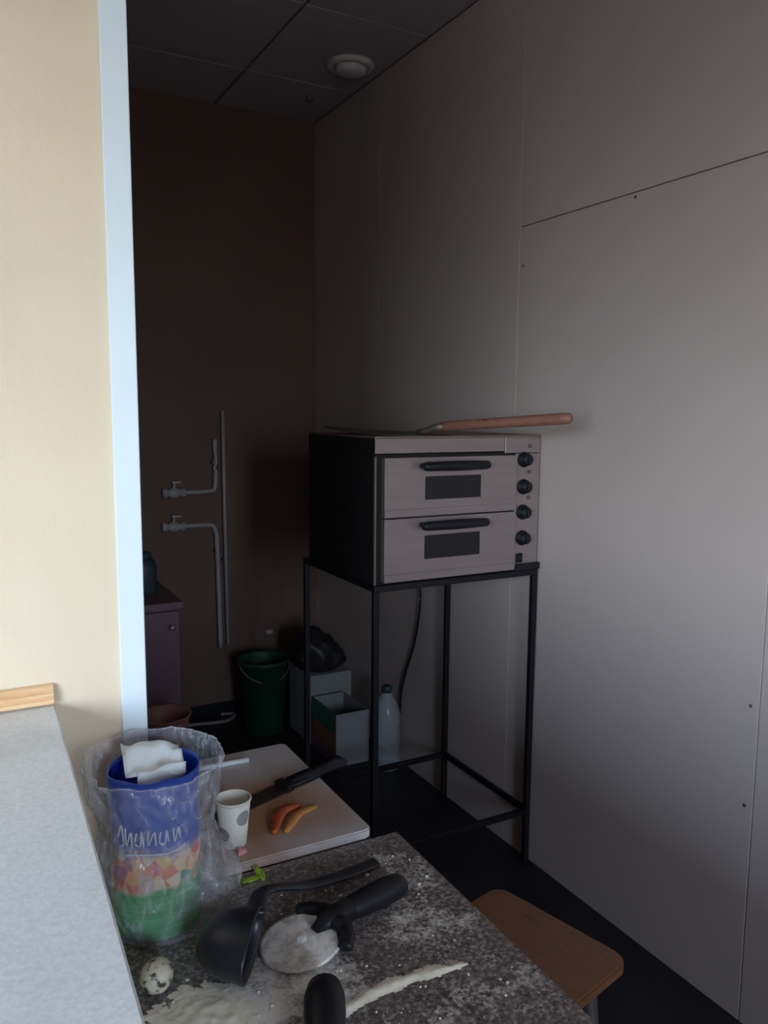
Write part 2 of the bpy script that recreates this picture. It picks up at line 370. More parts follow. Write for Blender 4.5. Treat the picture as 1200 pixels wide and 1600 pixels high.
for y, z in ((1.612, 2.0), (2.069, 1.894), (1.18, .778), (1.179, .536)):
    link('screw', lathe(bmesh.new(), [(.0045, 0), (.0045, -.0008), (.0028, -.0016), (.0012, -.0012)], 10, XR, y, z, 'x', capt=True), 'clip_dark', wr)
struct(link('wall_back', B(XL-.1, XR+.006, YB, YB+.1, -.1, H+.1), 'backwall'))
wl = bmesh.new()
box(wl, XL-.12, XL, YF-.1, WY0, -.1, H+.1); box(wl, XL-.12, XL, WY1, YB+.1, -.1, H+.1)
box(wl, XL-.12, XL, WY0, WY1, -.1, WZ0); box(wl, XL-.12, XL, WY0, WY1, WZ1, H+.1)
struct(link('wall_left', wl, 'room_paint'))
wf = bmesh.new()
box(wf, XL-.1, FX0, YF-.12, YF, -.1, H+.1); box(wf, FX1, XR+.006, YF-.12, YF, -.1, H+.1)
box(wf, FX0, FX1, YF-.12, YF, -.1, FZ0); box(wf, FX0, FX1, YF-.12, YF, FZ1, H+.1)
struct(link('wall_front', wf, 'room_paint'))
struct(link('wall_partition', B(XL, .2045, 1.0, 1.12, 0, H), 'cream'))
bb = bmesh.new(); box(bb, XL, XR-.001, YB-.012, YB, 0, .055, bev=.003)
struct(link('baseboard_back', bb, 'black_plastic'))
w2 = struct(bpy.data.objects.new('fill_window', None)); COL.objects.link(w2); w2.location = ((FX0+FX1)/2, YF-.06, FZ0)  # added window out of view, there to light the table
fr = bmesh.new(); hw = (FX1-FX0)/2; hh = FZ1-FZ0
box(fr, -hw, -hw+.05, -.03, .03, 0, hh); box(fr, hw-.05, hw, -.03, .03, 0, hh); box(fr, -hw+.05, hw-.05, -.03, .03, 0, .05); box(fr, -hw+.05, hw-.05, -.03, .03, hh-.05, hh)
link('window_frame', fr, 'window_frame', w2)
link('pane', B(-hw+.05, hw-.05, -.003, .003, .05, hh-.05), 'pane', w2)
win = struct(bpy.data.objects.new('window_1', None)); COL.objects.link(win); win.location = (XL-.06, (WY0+WY1)/2, WZ0)
fr = bmesh.new(); hw = (WY1-WY0)/2; hh = WZ1-WZ0
box(fr, -.03, .03, -hw, -hw+.05, 0, hh); box(fr, -.03, .03, hw-.05, hw, 0, hh)
box(fr, -.03, .03, -hw+.05, hw-.05, 0, .05); box(fr, -.03, .03, -hw+.05, hw-.05, hh-.05, hh); box(fr, -.025, .025, -.03, .03, .05, hh-.05)
link('window_frame', fr, 'window_frame', win)
for s in (-1, 1): link('pane', B(-.003, .003, min(s*.03, s*(hw-.05)), max(s*.03, s*(hw-.05)), .05, hh-.05), 'pane', win)
link('window_sill', B(.03, .16, -hw-.05, hw+.05, -.03, 0, bev=.005), 'window_frame', win)
# white corner trim on the partition's end
tr = bmesh.new(); box(tr, .178, .2085, .9955, 1.0, 0, H, bev=.001, seg=1); box(tr, .2046, .2085, 1.0, 1.125, 0, H)
struct(link('trim_1', tr, 'white_trim'))
# pine moulding on the bar against the partition
st = bmesh.new()
prof = [(0, 0), (-.010, 0), (-.012, .002), (-.012, .006), (-.009, .008), (-.011, .010), (-.011, .0135), (-.008, .0155), (-.0095, .0175), (-.007, .0215), (-.003, .023), (0, .023)]
x0, x1 = -.6, .1005
A = [st.verts.new((x0, 1.0+p, 1.104+q)) for p, q in prof]; C = [st.verts.new((x1, 1.0+p, 1.104+q)) for p, q in prof]
for k in range(len(prof)): st.faces.new((A[k], C[k], C[(k+1) % len(prof)], A[(k+1) % len(prof)]))
st.faces.new(A); st.faces.new(C[::-1]); bmesh.ops.recalc_face_normals(st, faces=st.faces)
struct(link('trim_2', st, 'strip_wood'))

# ------------------------------------------------------------------ pipes on the back wall
def pipe_run(name, label, pts, clips, valve, handle_up):
    e = empty(name, label, 'pipe', (0, 0, 0), group=None)
    link('pipe', tube(bmesh.new(), spline(pts, 5), .011, 10), 'pipe_white', e, True)
    for x, z in clips: link('pipe_clip', B(x-.018, x+.018, YB-.03, YB, z-.008, z+.008, bev=.003), 'clip_dark', e)
    x, z = valve
    vb = bmesh.new(); lathe(vb, [(.012, -.052), (.021, -.05), (.021, -.03), (.015, -.028), (.024, -.012), (.026, 0), (.024, .012), (.015, .028), (.021, .03), (.021, .05), (.012, .052)], 14, x, YB-.03, z, 'x', capt=True)
    link('valve_body', vb, 'pipe_white', e, True)
    hb = bmesh.new(); tube(hb, [(x, YB-.035, z), (x, YB-.04, z+handle_up*.045)], .007, 8); box(hb, x-.012, x+.03, YB-.048, YB-.034, z+handle_up*.043, z+handle_up*.043+.012, bev=.003)
    link('valve_handle', hb, 'pipe_white', e, True)
    return e
py = YB-.025
pipe_run('elbow_pipe', 'white wall pipe bending left to the higher valve', [(1.098, py, 1.31), (1.098, py, 1.2), (1.097, py, 1.11), (1.09, py, 1.08), (1.06, py, 1.072), (.98, py, 1.071), (.86, py, 1.071)], [(1.098, 1.205)], (.905, 1.071), 1)
pipe_run('elbow_pipe', 'white wall pipe rising from below to the lower valve', [(1.108, py, .33), (1.104, py, .6), (1.10, py, .82), (1.096, py, .88), (1.08, py, .912), (1.04, py, .918), (.96, py, .918), (.855, py, .918)], [(1.104, .79)], (.90, .918), 1)
e = empty('straight_pipe', 'straight white wall pipe running down beside the two bent ones', 'pipe')
link('pipe', tube(bmesh.new(), [(1.136, py, 1.44), (1.138, py, 1.0), (1.144, py, .34)], .0085, 10), 'pipe_white', e, True)
link('pipe_clip', B(1.124, 1.158, YB-.03, YB, .742, .756, bev=.003), 'clip_dark', e)
tag(link('wall_bracket', B(1.34, 1.375, YB-.012, YB, .36, .382, bev=.004), 'pipe_white'), 'tiny pale bracket fixed low on the brown back wall', 'bracket')

# ------------------------------------------------------------------ plum cabinet behind the partition, and things by it
e = empty('base_cabinet', 'dark plum base cabinet standing behind the white corner trim', 'cabinet', (.49, 3.0, 0))
bm = bmesh.new(); box(bm, -.27, .27, .02, .5, .06, .70); box(bm, -.25, .25, .06, .48, 0, .06); link('body', bm, 'purple_cabinet', e)
link('countertop', B(-.28, .283, -.005, .52, .70, .725, bev=.003), 'purple_cabinet', e)
d = link('door', B(-.266, .266, 0, .019, .075, .69, bev=.002), 'purple_cabinet', e)
link('knob', lathe(bmesh.new(), [(.006, 0), (.006, -.012), (.011, -.016), (.012, -.022), (.006, -.026)], 12, .235, 0, .632, 'y', capt=True), 'steel', d, True)
e = empty('canister', 'dark teal canister standing on the plum cabinet', 'canister', (.665, 3.2, .725))
link('body', lathe(bmesh.new(), [(.05, 0), (.056, .006), (.056, .11), (.05, .13), (.036, .14)], 20, capt=True), 'teal_dark', e, True)
link('lid', lathe(bmesh.new(), [(.038, .138), (.038, .158), (.03, .165), (.008, .168)], 20, capt=True), 'teal_dark', e, True)
e = empty('basin', 'reddish brown plastic basin on a stool behind the clear bag', 'basin', (.60, 2.62, .335))
link('bowl', lathe(bmesh.new(), [(.055, 0), (.07, .02), (.085, .09), (.088, .105), (.092, .105), (.092, .11), (.084, .108), (.08, .09), (.065, .025), (.0, .012)], 28), 'rust_plastic', e, True)
e = empty('low_stand', 'low dark stand carrying the reddish brown basin', 'stand', (.60, 2.62, 0))
link('top', lathe(bmesh.new(), [(.11, .315), (.12, .318), (.12, .332), (.116, .335)], 24, capt=True), 'dark_wood', e)
for k in range(4):
    a = PI/4+k*PI/2; link('leg', tube(bmesh.new(), [(.11*math.cos(a), .11*math.sin(a), 0), (.08*math.cos(a), .08*math.sin(a), .316)], .013, 8), 'dark_wood', e)
tag(link('hose', tube(bmesh.new(), spline([(.80, 3.50, .0085), (.915, 3.555, .0085), (1.07, 3.53, .0085), (1.13, 3.55, .0085), (1.155, 3.60, .0085), (1.1, 3.625, .0085)], 6), .008, 8), 'hose', None, True), 'thin grey hose lying on the floor along the back wall', 'hose')

# ------------------------------------------------------------------ bucket, boxes, black bag, bottle behind the oven stand
e = empty('bucket', 'green plastic bucket on the floor by the back wall', 'bucket', (1.222, 3.37, 0))
link('shell', lathe(bmesh.new(), [(.082, 0), (.086, .004), (.108, .32), (.116, .322), (.116, .338), (.109, .34), (.104, .33), (.082, .012), (0, .010)], 30), 'green_plastic', e, True)
hp = [(.117*math.cos(a), -.117*math.sin(a)*.75-.01, .33-.08*math.sin(a)) for a in [PI*k/14 for k in range(15)]]
link('handle', tube(bmesh.new(), hp, .003, 8), 'steel_dark', e, True)
def carton(name, label, x0, x1, y0, y1, z0, z1, sidemat):
    e = empty(name, label, 'box', ((x0+x1)/2, (y0+y1)/2, z0), group='cartons behind the oven stand')
    w, d, h = x1-x0, y1-y0, z1-z0; t = .004
    link('front_panel', B(-w/2, w/2, -d/2, -d/2+t, 0, h), 'white_card', e)
    link('side_panel', B(-w/2, -w/2+t, -d/2+t, d/2-t, 0, h), sidemat, e)
    link('side_panel', B(w/2-t, w/2, -d/2+t, d/2-t, 0, h), 'white_card', e)
    link('rear_panel', B(-w/2, w/2, d/2-t, d/2, 0, h), 'white_card', e)
    link('bottom_panel', B(-w/2+t, w/2-t, -d/2+t, d/2-t, 0, t), 'grey_card', e)
    return e
carton('carton', 'open white carton with a printed side, the front one under the oven stand', 1.345, 1.495, 2.86, 3.10, 0, .222, 'carton')
e2 = carton('carton', 'taller white carton behind the front one, under a black bag', 1.345, 1.545, 3.13, 3.36, 0, .298, 'white_card')
link('top_panel', B(-.1, .1, -.115, .115, .298, .302), 'white_card', e2)
bm = bmesh.new(); bmesh.ops.create_icosphere(bm, subdivisions=4, radius=1)
for v in bm.verts:
    p = v.co.copy(); n = noise.noise(p*2.3)*.16 + noise.noise(p*6)*.06
    zz = max(p.z, -.55)
    sl = 1.0 - .55*(p.x*.5+.5)
    v.co = Vector((p.x*.118*(1+n), p.y*.10*(1+n), (zz+.55)*.15*sl*(1+n*.8)))
tag(link('black_bag', bm, 'black_film', None, True, (1.44, 3.24, .3025)), 'crumpled black plastic bag lying on the taller carton', 'bag')
e = empty('water_bottle', 'large clear plastic bottle on the floor against the right wall', 'bottle', (1.53, 2.775, 0))
pr = [(.050, 0), (.058, .006), (.060, .02)]
for k in range(5): pr += [(.060, .04+.028*k), (.057, .05+.028*k), (.060, .06+.028*k)]
pr += [(.060, .20), (.056, .235), (.042, .275), (.024, .305), (.019, .315), (.019, .335)]
link('body', lathe(bmesh.new(), pr, 28), 'bottle', e, True)
link('cap', lathe(bmesh.new(), [(.0215, .318), (.0215, .342), (.018, .345)], 20, capt=True), 'teal_dark', e, True)
tag(link('power_cable', tube(bmesh.new(), spline([(1.59, 2.42, 1.0), (1.598, 2.58, .93), (1.602, 2.645, .80), (1.602, 2.642, .712), (1.602, 2.677, .549), (1.602, 2.754, .383), (1.602, 2.786, .279), (1.602, 2.79, .142), (1.60, 2.80, .006)], 6), .0042, 8), 'black_plastic', None, True), 'thin black cable hanging down the right wall behind the oven', 'cable')

# ------------------------------------------------------------------ ceiling lamp
e = empty('ceiling_lamp', 'round unlit ceiling lamp on the tile above the oven corner', 'lamp', (1.465, 2.99, H))
link('flange', lathe(bmesh.new(), [(.060, 0), (.092, 0), (.092, -.008), (.086, -.016), (.070, -.018), (.064, -.012), (.060, 0)], 40, capb=False), 'lamp_white', e, True)
link('diffuser', lathe(bmesh.new(), [(.061, -.002), (.061, -.020), (.057, -.030), (.04, -.036), (.015, -.038)], 36, capt=True), 'lamp_white', e, True)
tag(link('ceiling_hook', tube(bmesh.new(), spline([(1.44, 3.36, H), (1.44, 3.36, H-.018), (1.446, 3.35, H-.030), (1.458, 3.34, H-.028), (1.46, 3.337, H-.02)], 4), .003, 8), 'clip_dark', None, True), 'small dark hook in the ceiling near the back corner', 'hook')

# ------------------------------------------------------------------ oven stand
e = empty('oven_stand', 'tall black steel tube stand carrying the pizza oven', 'stand', (1.315, 2.19, 0))
sx0, sx1, sy0, sy1, t = -.278, .276, -.24, .245, .0088
for x in (sx0, sx1):
    for y in (sy0, sy1):
        lg = link('leg', B(x-t, x+t, y-t, y+t, .006, .947, bev=.002), 'black_paint', e)
        link('foot', B(x-t*1.15, x+t*1.15, y-t*1.15, y+t*1.15, 0, .008, bev=.002), 'black_plastic', lg)
for y in (sy0, sy1): link('lower_rail', B(sx0+t, sx1-t, y-.008, y+.008, .165, .183, bev=.002), 'black_paint', e)
for x in (sx0, sx1): link('lower_rail', B(x-.008, x+.008, sy0+t, sy1-t, .167, .184, bev=.002), 'black_paint', e)
for s, y in ((-1, sy0), (1, sy1)): link('top_rail', B(sx0-t, sx1+t, y-t, y+t, .947, .965, bev=.002), 'black_paint', e)
for x in (sx0, sx1): link('top_rail', B(x-t, x+t, sy0+t, sy1-t, .947, .965, bev=.002), 'black_paint', e)

# ------------------------------------------------------------------ pizza oven
OX0, OX1, OY0, OY1, OZ0, OZ1 = 1.032, 1.600, 1.95, 2.40, .966, 1.377
ov = empty('pizza_oven', 'two deck stainless steel pizza oven standing on the black stand', 'oven', (OX0, OY0, OZ0))
W, D, HH = OX1-OX0, OY1-OY0, OZ1-OZ0
link('side_panel', B(0, .004, .002, D, 0, HH-.006), 'oven_side', ov)
link('side_panel', B(W-.004, W, .002, D, 0, HH-.006), 'steel', ov)
link('rear_panel', B(.004, W-.004, D-.004, D, 0, HH-.006), 'oven_side', ov)
link('bottom_panel', B(.004, W-.004, .002, D-.004, 0, .004), 'oven_side', ov)
link('top_cover', B(-.001, W+.001, -.001, D+.001, HH-.006, HH, bev=.001, seg=1), 'steel_dark', ov)
link('front_recess', B(.004, W-.1, .008, .014, .004, HH-.05), 'oven_side', ov)
link('front_fascia', B(.0, .434, -.002, .006, HH-.047, HH-.006, bev=.001, seg=1), 'steel', ov)
link('left_edge_strip', B(-.0005, .005, -.002, .006, .0, HH-.055, bev=.0008, seg=1), 'steel_dark', ov)
cp = link('control_panel', B(.477, W-.001, -.002, .006, .0, HH-.055, bev=.001, seg=1), 'steel', ov)
link('control_cap', B(.4365, W-.001, -.002, .006, HH-.053, HH-.006, bev=.001, seg=1), 'steel', ov)
for z in (1.304, 1.222, 1.145, 1.066):
    kb = bmesh.new(); lathe(kb, [(.023, -.002), (.023, -.007), (.0185, -.009), (.017, -.026), (.0145, -.028)], 28, 1.538-OX0, 0, z-OZ0, 'y', capt=True)
    k_ = link('control_knob', kb, 'black_plastic', cp, True)
    gb = B(1.538-OX0-.0035, 1.538-OX0+.0035, -.034, -.027, z-OZ0-.0155, z-OZ0+.0155, bev=.0015)
    bmk = bmesh.new(); bmk.from_mesh(k_.data); bmg = bpy.data.meshes.new('grip'); gb.to_mesh(bmg); gb.free(); bmk.from_mesh(bmg); bmk.to_mesh(k_.data); bmk.free()
for z in (1.344, 1.266, 1.188):
    link('indicator_lamp', lathe(bmesh.new(), [(.0055, -.002), (.0055, -.006), (.003, -.008)], 14, 1.559-OX0, 0, z-OZ0, 'y', capt=True), 'lamp_dead', cp, True)
sw = bmesh.new(); box(sw, 1.517-OX0, 1.541-OX0, -.006, -.002, .985-OZ0+.005, 1.019-OZ0, bev=.001); box(sw, 1.521-OX0, 1.537-OX0, -.010, -.006, .995-OZ0, 1.014-OZ0, bev=.002)
link('power_switch', sw, 'black_plastic', cp)
def oven_door(z0, z1, wz0, wz1, hz):
    x0, x1 = .0245, .4735; wx0, wx1 = 1.186-OX0, 1.377-OX0
    bm = bmesh.new(); y0, y1 = -.012, .007
    box(bm, x0, wx0, y0, y1, z0, z1); box(bm, wx1, x1, y0, y1, z0, z1); box(bm, wx0, wx1, y0, y1, z0, wz0); box(bm, wx0, wx1, y0, y1, wz1, z1)
    bmesh.ops.remove_doubles(bm, verts=bm.verts, dist=1e-5)
    d = link('door', bm, 'steel', ov)
    link('door_window', B(wx0-.001, wx1+.001, -.009, -.004, wz0-.001, wz1+.001), 'oven_glass', d)
    link('lower_lip', B(x0, x1, -.014, -.012, z0, z0+.022, bev=.0008, seg=1), 'steel', d)
    hx0, hx1 = 1.158-OX0, 1.383-OX0; yy = -.046
    h = link('handle', tube(bmesh.new(), [(hx0, yy, hz), (hx0+.004, yy, hz), (hx0+.012, yy, hz), ((hx0+hx1)/2, yy, hz), (hx1-.012, yy, hz), (hx1-.004, yy, hz), (hx1, yy, hz)], [.004, .010, .0125, .0145, .0125, .010, .004], 16), 'black_plastic', d, True)
    for x in (hx0+.018, hx1-.03): link('handle_post', tube(bmesh.new(), [(x, -.012, hz), (x, yy, hz)], .0075, 12), 'black_plastic', h, True)
oven_door(1.1535-OZ0, 1.318-OZ0, 1.199-OZ0, 1.265-OZ0, 1.295-OZ0)
oven_door(.972-OZ0, 1.149-OZ0, 1.030-OZ0, 1.098-OZ0, 1.129-OZ0)

link('stand_bracket', B(.475, W+.002, -.014, -.0025, .0005, .021, bev=.002), 'black_plastic', ov)  # angle-iron corner of the stand, parented to the oven

# ------------------------------------------------------------------ pizza peel on the oven
E_, S_ = Vector((1.405, 1.592, 1.432)), Vector((1.235, 1.965, 1.402))
dr = (E_-S_); fl = Vector((-dr.x, -dr.y, 0)).normalized(); sd = Vector((fl.y, -fl.x, 0))
e = empty('pizza_peel', 'thin pizza peel with a wooden handle lying on the oven top', 'peel', (S_.x, S_.y, OZ1))
bl = bmesh.new(); gn = 16; gv = {}                     # thin worn blade, its far end bent up a little
for j in range(gn+1):
    for i in range(gn+1):
        a_, t_ = i/gn*2-1, j/gn
        hw_ = .145*min(1, .22+t_*3.2)**.6*(1-max(0, t_-.86)**2*7)
        p = sd*(a_*hw_) + fl*(.0+.31*t_)
        gv[i, j] = bl.verts.new((p.x, p.y, .0006 + .026*max(0, t_-.15)**1.6*(.6-.4*a_)))
for j in range(gn):
    for i in range(gn): bl.faces.new((gv[i, j], gv[i+1, j], gv[i+1, j+1], gv[i, j+1]))
bmesh.ops.recalc_face_normals(bl, faces=bl.faces)
bo = link('blade', bl, 'peel_blade', e, True); sm = bo.modifiers.new('thickness', 'SOLIDIFY'); sm.thickness = .003; sm.offset = 1
if bo.data.polygons[0].normal.z < 0: bo.data.flip_normals()
tk = bmesh.new(); tube(tk, [Vector((0, 0, .009))+fl*.06, Vector((0, 0, .0125))+fl*.035, Vector((0, 0, S_.z-OZ1-.002)), Vector((0, 0, S_.z-OZ1)) - (S_-E_).normalized()*.03], [.010, .0125, .014, .0145], 12, flat=.75); link('tang', tk, 'steel_dark', e, True)
hn = bmesh.new(); o0 = Vector((0, 0, S_.z-OZ1)); u = (E_-S_).normalized(); L = (E_-S_).length
tube(hn, [o0+u*.02, o0+u*.035, o0+u*(L*.5), o0+u*(L-.03), o0+u*(L-.006), o0+u*L], [.0125, .0138, .0145, .0150, .0140, .009], 14); link('handle', hn, 'peel_wood', e, True)

# ------------------------------------------------------------------ bar counter
e = empty('bar_counter', 'white speckled laminate bar counter against the cream wall', 'counter', (-.25, .6, 0))
pl = [(-.35, -1.6), (.292, -1.6), (.352, .3995), (-.35, .3995)]
link('countertop', prism(bmesh.new(), pl, 1.064, 1.1025, bev=.002), 'laminate', e)
link('front_panel', B(.20, .222, -1.58, .395, 0, 1.064), 'room_paint', e)
link('back_panel', B(-.33, -.308, -1.58, .395, 0, 1.064), 'room_paint', e)
link('end_panel', B(-.308, .20, -1.58, -1.558, 0, 1.064), 'room_paint', e)

# ------------------------------------------------------------------ granite work table
TZ = .85
e = empty('work_table', 'work table with a dark granite top dusted with flour', 'table', (0, 0, 0))
tp = prism(bmesh.new(), [(.112, -.9), (.522, -.9), (.546, .956), (.112, .956)], TZ-.03, TZ, bev=.002)
link('worktop', tp, 'granite', e)
for x in (.15, .495):
    for y in (-.86, .91): link('leg', B(x-.022, x+.022, y-.022, y+.022, 0, TZ-.03), 'dark_wood', e)
link('apron', B(.485, .505, -.838, .888, TZ-.11, TZ-.03), 'dark_wood', e); link('apron', B(.14, .16, -.838, .888, TZ-.11, TZ-.03), 'dark_wood', e)
link('apron', B(.172, .473, .90, .92, TZ-.11, TZ-.03), 'dark_wood', e)

# ------------------------------------------------------------------ dark side table with the cutting board
BZ = .862
e = empty('side_table', 'dark side table beyond the granite top, under the cutting board', 'table', (.362, 1.14, 0))
link('tabletop', B(-.146, .146, -.181, .158, .818, .848, bev=.003), 'dark_wood', e)
for sx in (-.125, .125):
    for sy in (-.155, .14): link('leg', B(sx-.016, sx+.016, sy-.016, sy+.016, 0, .818), 'dark_wood', e)
bd = bmesh.new(); prism(bd, [(x+.362, y+1.127) for x, y in rrect(.292, .336, .012, 4)], .848, BZ, bev=.002)
tag(link('cutting_board', bd, 'board'), 'white plastic cutting board with brown food stains', 'cutting board')
e = empty('kitchen_knife', 'dark kitchen knife lying across the stained cutting board', 'knife', (.435, 1.125, BZ))
kd = Vector((.118, .042, 0)).normalized(); kn = Vector((-kd.y, kd.x, 0))
def kp(a, b_): p = kd*a + kn*b_; return (p.x, p.y)
link('blade', prism(bmesh.new(), [kp(.004, .018), kp(-.10, .017), kp(-.15, .002), kp(-.165, -.012), kp(-.10, -.015), kp(.004, -.014)], .001, .003), 'blade_steel', e)
link('bolster', prism(bmesh.new(), [kp(0, -.015), kp(.014, -.014), kp(.014, .014), kp(0, .015)], .0, .013, bev=.001), 'black_paint', e)
hb = bmesh.new(); prism(hb, [kp(.014, -.013), kp(.05, -.0145), kp(.09, -.0125), kp(.125, -.017), kp(.134, -.012), kp(.136, .010), kp(.128, .014), kp(.09, .0125), kp(.05, .0135), kp(.014, .013)], .0, .013, bev=.004)
link('handle', hb, 'black_plastic', e, True)
def strip_piece(name, label, pts, wid, th, mat, cat):
    pts = [Vector(p) for p in spline(pts, 6)]; bm = bmesh.new(); rows = []
    for i, p in enumerate(pts):
        t_ = (pts[min(i+1, len(pts)-1)]-pts[max(i-1, 0)]); t_.z = 0; t_.normalize(); s_ = Vector((-t_.y, t_.x, 0))
        w_ = wid*math.sin(PI*(i+.8)/(len(pts)+.6))**.5
        rows.append([bm.verts.new(p + s_*w_*a + Vector((0, 0, hh_))) for a, hh_ in ((-.5, 0), (-.45, th), (0, th*1.5), (.45, th), (.5, 0))])
    for a, b_ in zip(rows, rows[1:]):
        for k in range(4): bm.faces.new((a[k], a[k+1], b_[k+1], b_[k]))
        bm.faces.new((a[4], a[0], b_[0], b_[4]))
    bm.faces.new(rows[0][::-1]); bm.faces.new(rows[-1]); bmesh.ops.recalc_face_normals(bm, faces=bm.faces)
    return tag(link(name, bm, mat, None, True), label, cat)
strip_piece('pepper_slice', 'dark red curved vegetable slice on the stained cutting board', [(.379, 1.008, BZ), (.392, 1.036, BZ+.001), (.412, 1.058, BZ+.003), (.440, 1.066, BZ)], .021, .004, 'red_pepper', 'vegetable')
strip_piece('pepper_slice', 'orange vegetable slice beside the dark red one on the board', [(.395, 1.004, BZ), (.413, 1.027, BZ+.001), (.432, 1.043, BZ+.002), (.462, 1.052, BZ)], .018, .003, 'orange_pepper', 'vegetable')
tag(link('pale_stick', tube(bmesh.new(), [(.300, 1.252, BZ+.0045), (.36, 1.250, BZ+.0045), (.424, 1.246, BZ+.0045)], .0045, 8), 'white_trim', None, True), 'slim pale stick lying at the far side of the board', 'stick')

# paper cup
e = empty('paper_cup', 'small white paper cup with grey dots between bag and knife', 'cup', (.322, 1.012, BZ))
cpb = bmesh.new(); lathe(cpb, [(.0165, .0), (.0172, .001), (.0236, .064), (.0228, .0645), (.0215, .055)], 32, capb=True)
link('wall', cpb, 'cup', e, True)
link('rim', lathe(bmesh.new(), [(.0226, .0625), (.0242, .0622), (.0250, .0640), (.0242, .0660), (.0226, .0655), (.0222, .0640), (.0226, .0625)], 32, capb=False), 'cup_in', e, True)
link('inside', lathe(bmesh.new(), [(.0222, .0635), (.0195, .040), (.0185, .037), (.0, .036)], 32, capb=False), 'cup_in', e, True)

# ------------------------------------------------------------------ clear bag with the blue pack and paper
PC = Vector((.197, .912, TZ+.0015))
e = empty('snack_pack', 'blue and green printed pack standing open inside the clear bag', 'package', PC)
bm = bmesh.new(); n = 48; rows = []
zs = [0, .003, .02, .04, .06, .08, .10, .12, .14, .16, .175, .19]
for i, zz in enumerate(zs):
    ring = []
    for k in range(n):
        a = 2*PI*k/n; q = noise.noise(Vector((math.cos(a)*1.4, math.sin(a)*1.4, zz*14)))*.0035
        r = .050 + q + (-.004 if i == 0 else 0)
        top = (noise.noise(Vector((math.cos(a)*1.7, math.sin(a)*1.7, 5)))*.006) if i == len(zs)-1 else 0
        ring.append(bm.verts.new((r*1.02*math.cos(a), r*.98*math.sin(a), zz+top)))
    rows.append(ring)
for a, b_ in zip(rows, rows[1:]):
    for k in range(n): bm.faces.new((a[k], a[(k+1) % n], b_[(k+1) % n], b_[k]))
bm.faces.new(rows[0][::-1]); wallo = link('wrapper', bm, 'pack', e, True)
sm = wallo.modifiers.new('thickness', 'SOLIDIFY'); sm.thickness = .0012; sm.offset = -1
bm = bmesh.new(); lathe(bm, [(.0475, .186), (.047, .176), (.0465, .150), (.040, .142), (0, .140)], 36, capb=False); link('lining', bm, 'blue_plastic', e, True)
# white script across the blue band (illegible strokes)
bm = bmesh.new(); r = .0525
def onpack(a, zz): return (r*1.02*math.cos(a), r*.98*math.sin(a), zz)
a0 = -2.65
strokes = [[(0, .128), (.08, .142), (.12, .122), (.05, .118)], [(.16, .140), (.18, .120), (.26, .136), (.28, .118)], [(.36, .136), (.33, .124), (.42, .122), (.44, .138), (.47, .120)], [(.55, .138), (.54, .122), (.64, .136), (.66, .121)],
           [(.74, .136), (.72, .124), (.80, .122), (.83, .136), (.86, .123)], [(.94, .137), (.96, .121), (1.03, .136), (1.06, .123)], [(.10, .108), (.45, .111), (.85, .109), (1.15, .113)]]
for s_ in strokes: tube(bm, spline([onpack(a0+a*1.3, zz-.003) for a, zz in s_], 6), .0012, 6)
link('lettering', bm, 'ink_white', e, True)
# paper
def sheet(bm, c, ux, uy, nx, ny, amp, seed):
    g = []
    for j in range(ny+1):
        row = []
        for i in range(nx+1):
            a, b_ = i/nx-.5, j/ny-.5
            p = Vector(c)+Vector(ux)*a+Vector(uy)*b_
            nn = noise.noise(Vector((a*3+seed, b_*3, seed)))*amp
            row.append(bm.verts.new(p+Vector((0, 0, nn))))
        g.append(row)
    for j in range(ny):
        for i in range(nx): bm.faces.new((g[j][i], g[j][i+1], g[j+1][i+1], g[j+1][i]))
bm = bmesh.new()
sheet(bm, (0, .006, .196), (.066, -.006, -.006), (.004, .050, .022), 12, 10, .012, 2)
sheet(bm, (.004, -.020, .184), (.056, .006, .004), (.002, .004, .018), 10, 4, .004, 7)
po = tag(link('paper_sheet', bm, 'paper', None, True, PC), 'crumpled white paper sheet tucked into the open blue pack', 'paper')
sm = po.modifiers.new('thickness', 'SOLIDIFY'); sm.thickness = .0006
# film
bm = bmesh.new(); n = 170; rows = []; NZ = 72
for j in range(NZ+1):
    f_ = j/NZ; zz = .0008 + .2*f_; ring = []
    for k in range(n):
        a = 2*PI*k/n
        r = .058 + .021*f_ - .006*math.exp(-((f_-.62)/.12)**2)
        r += .034*math.exp(-((f_-.27)/.16)**2)*max(0, math.cos(a+.25))**2
        r += .014*math.exp(-((f_-.10)/.12)**2)*max(0, math.cos(a+.1))
        w_ = noise.noise(Vector((math.cos(a)*2.2, math.sin(a)*2.2, f_*5)))*.004 + noise.noise(Vector((math.cos(a)*6, math.sin(a)*6, f_*11+3)))*.0028 - abs(noise.noise(Vector((math.cos(a)*7+f_*6, math.sin(a)*7, f_*9+9))))*.006 + abs(noise.noise(Vector((math.cos(a)*13, math.sin(a)*13-f_*9, f_*22))))*.0022
        r += w_*(0.35+.65*min(1, f_*4)); r = max(r, .0545)
        if j == 0: r -= .004
        y = r*math.sin(a)
        y = min(y, .083)
        x = max(r*math.cos(a), -.083)
        zt = zz + (noise.noise(Vector((math.cos(a)*2, math.sin(a)*2, 4)))*.007 + .004*math.sin(a) if j > NZ-4 else 0)*(j-NZ+4)/4
        ring.append(bm.verts.new((x, y, zt)))
    rows.append(ring)
for a, b_ in zip(rows, rows[1:]):
    for k in range(n): bm.faces.new((a[k], a[(k+1) % n], b_[(k+1) % n], b_[k]))
bm.faces.new(rows[0][::-1])
fe = empty('clear_bag', 'clear crinkled plastic bag standing open around the blue pack', 'bag', (PC.x, PC.y, TZ))
rimpts = [v.co.copy() for v in rows[-1]]; rimpts.append(rimpts[0])
link('film', bm, 'film', fe, True)
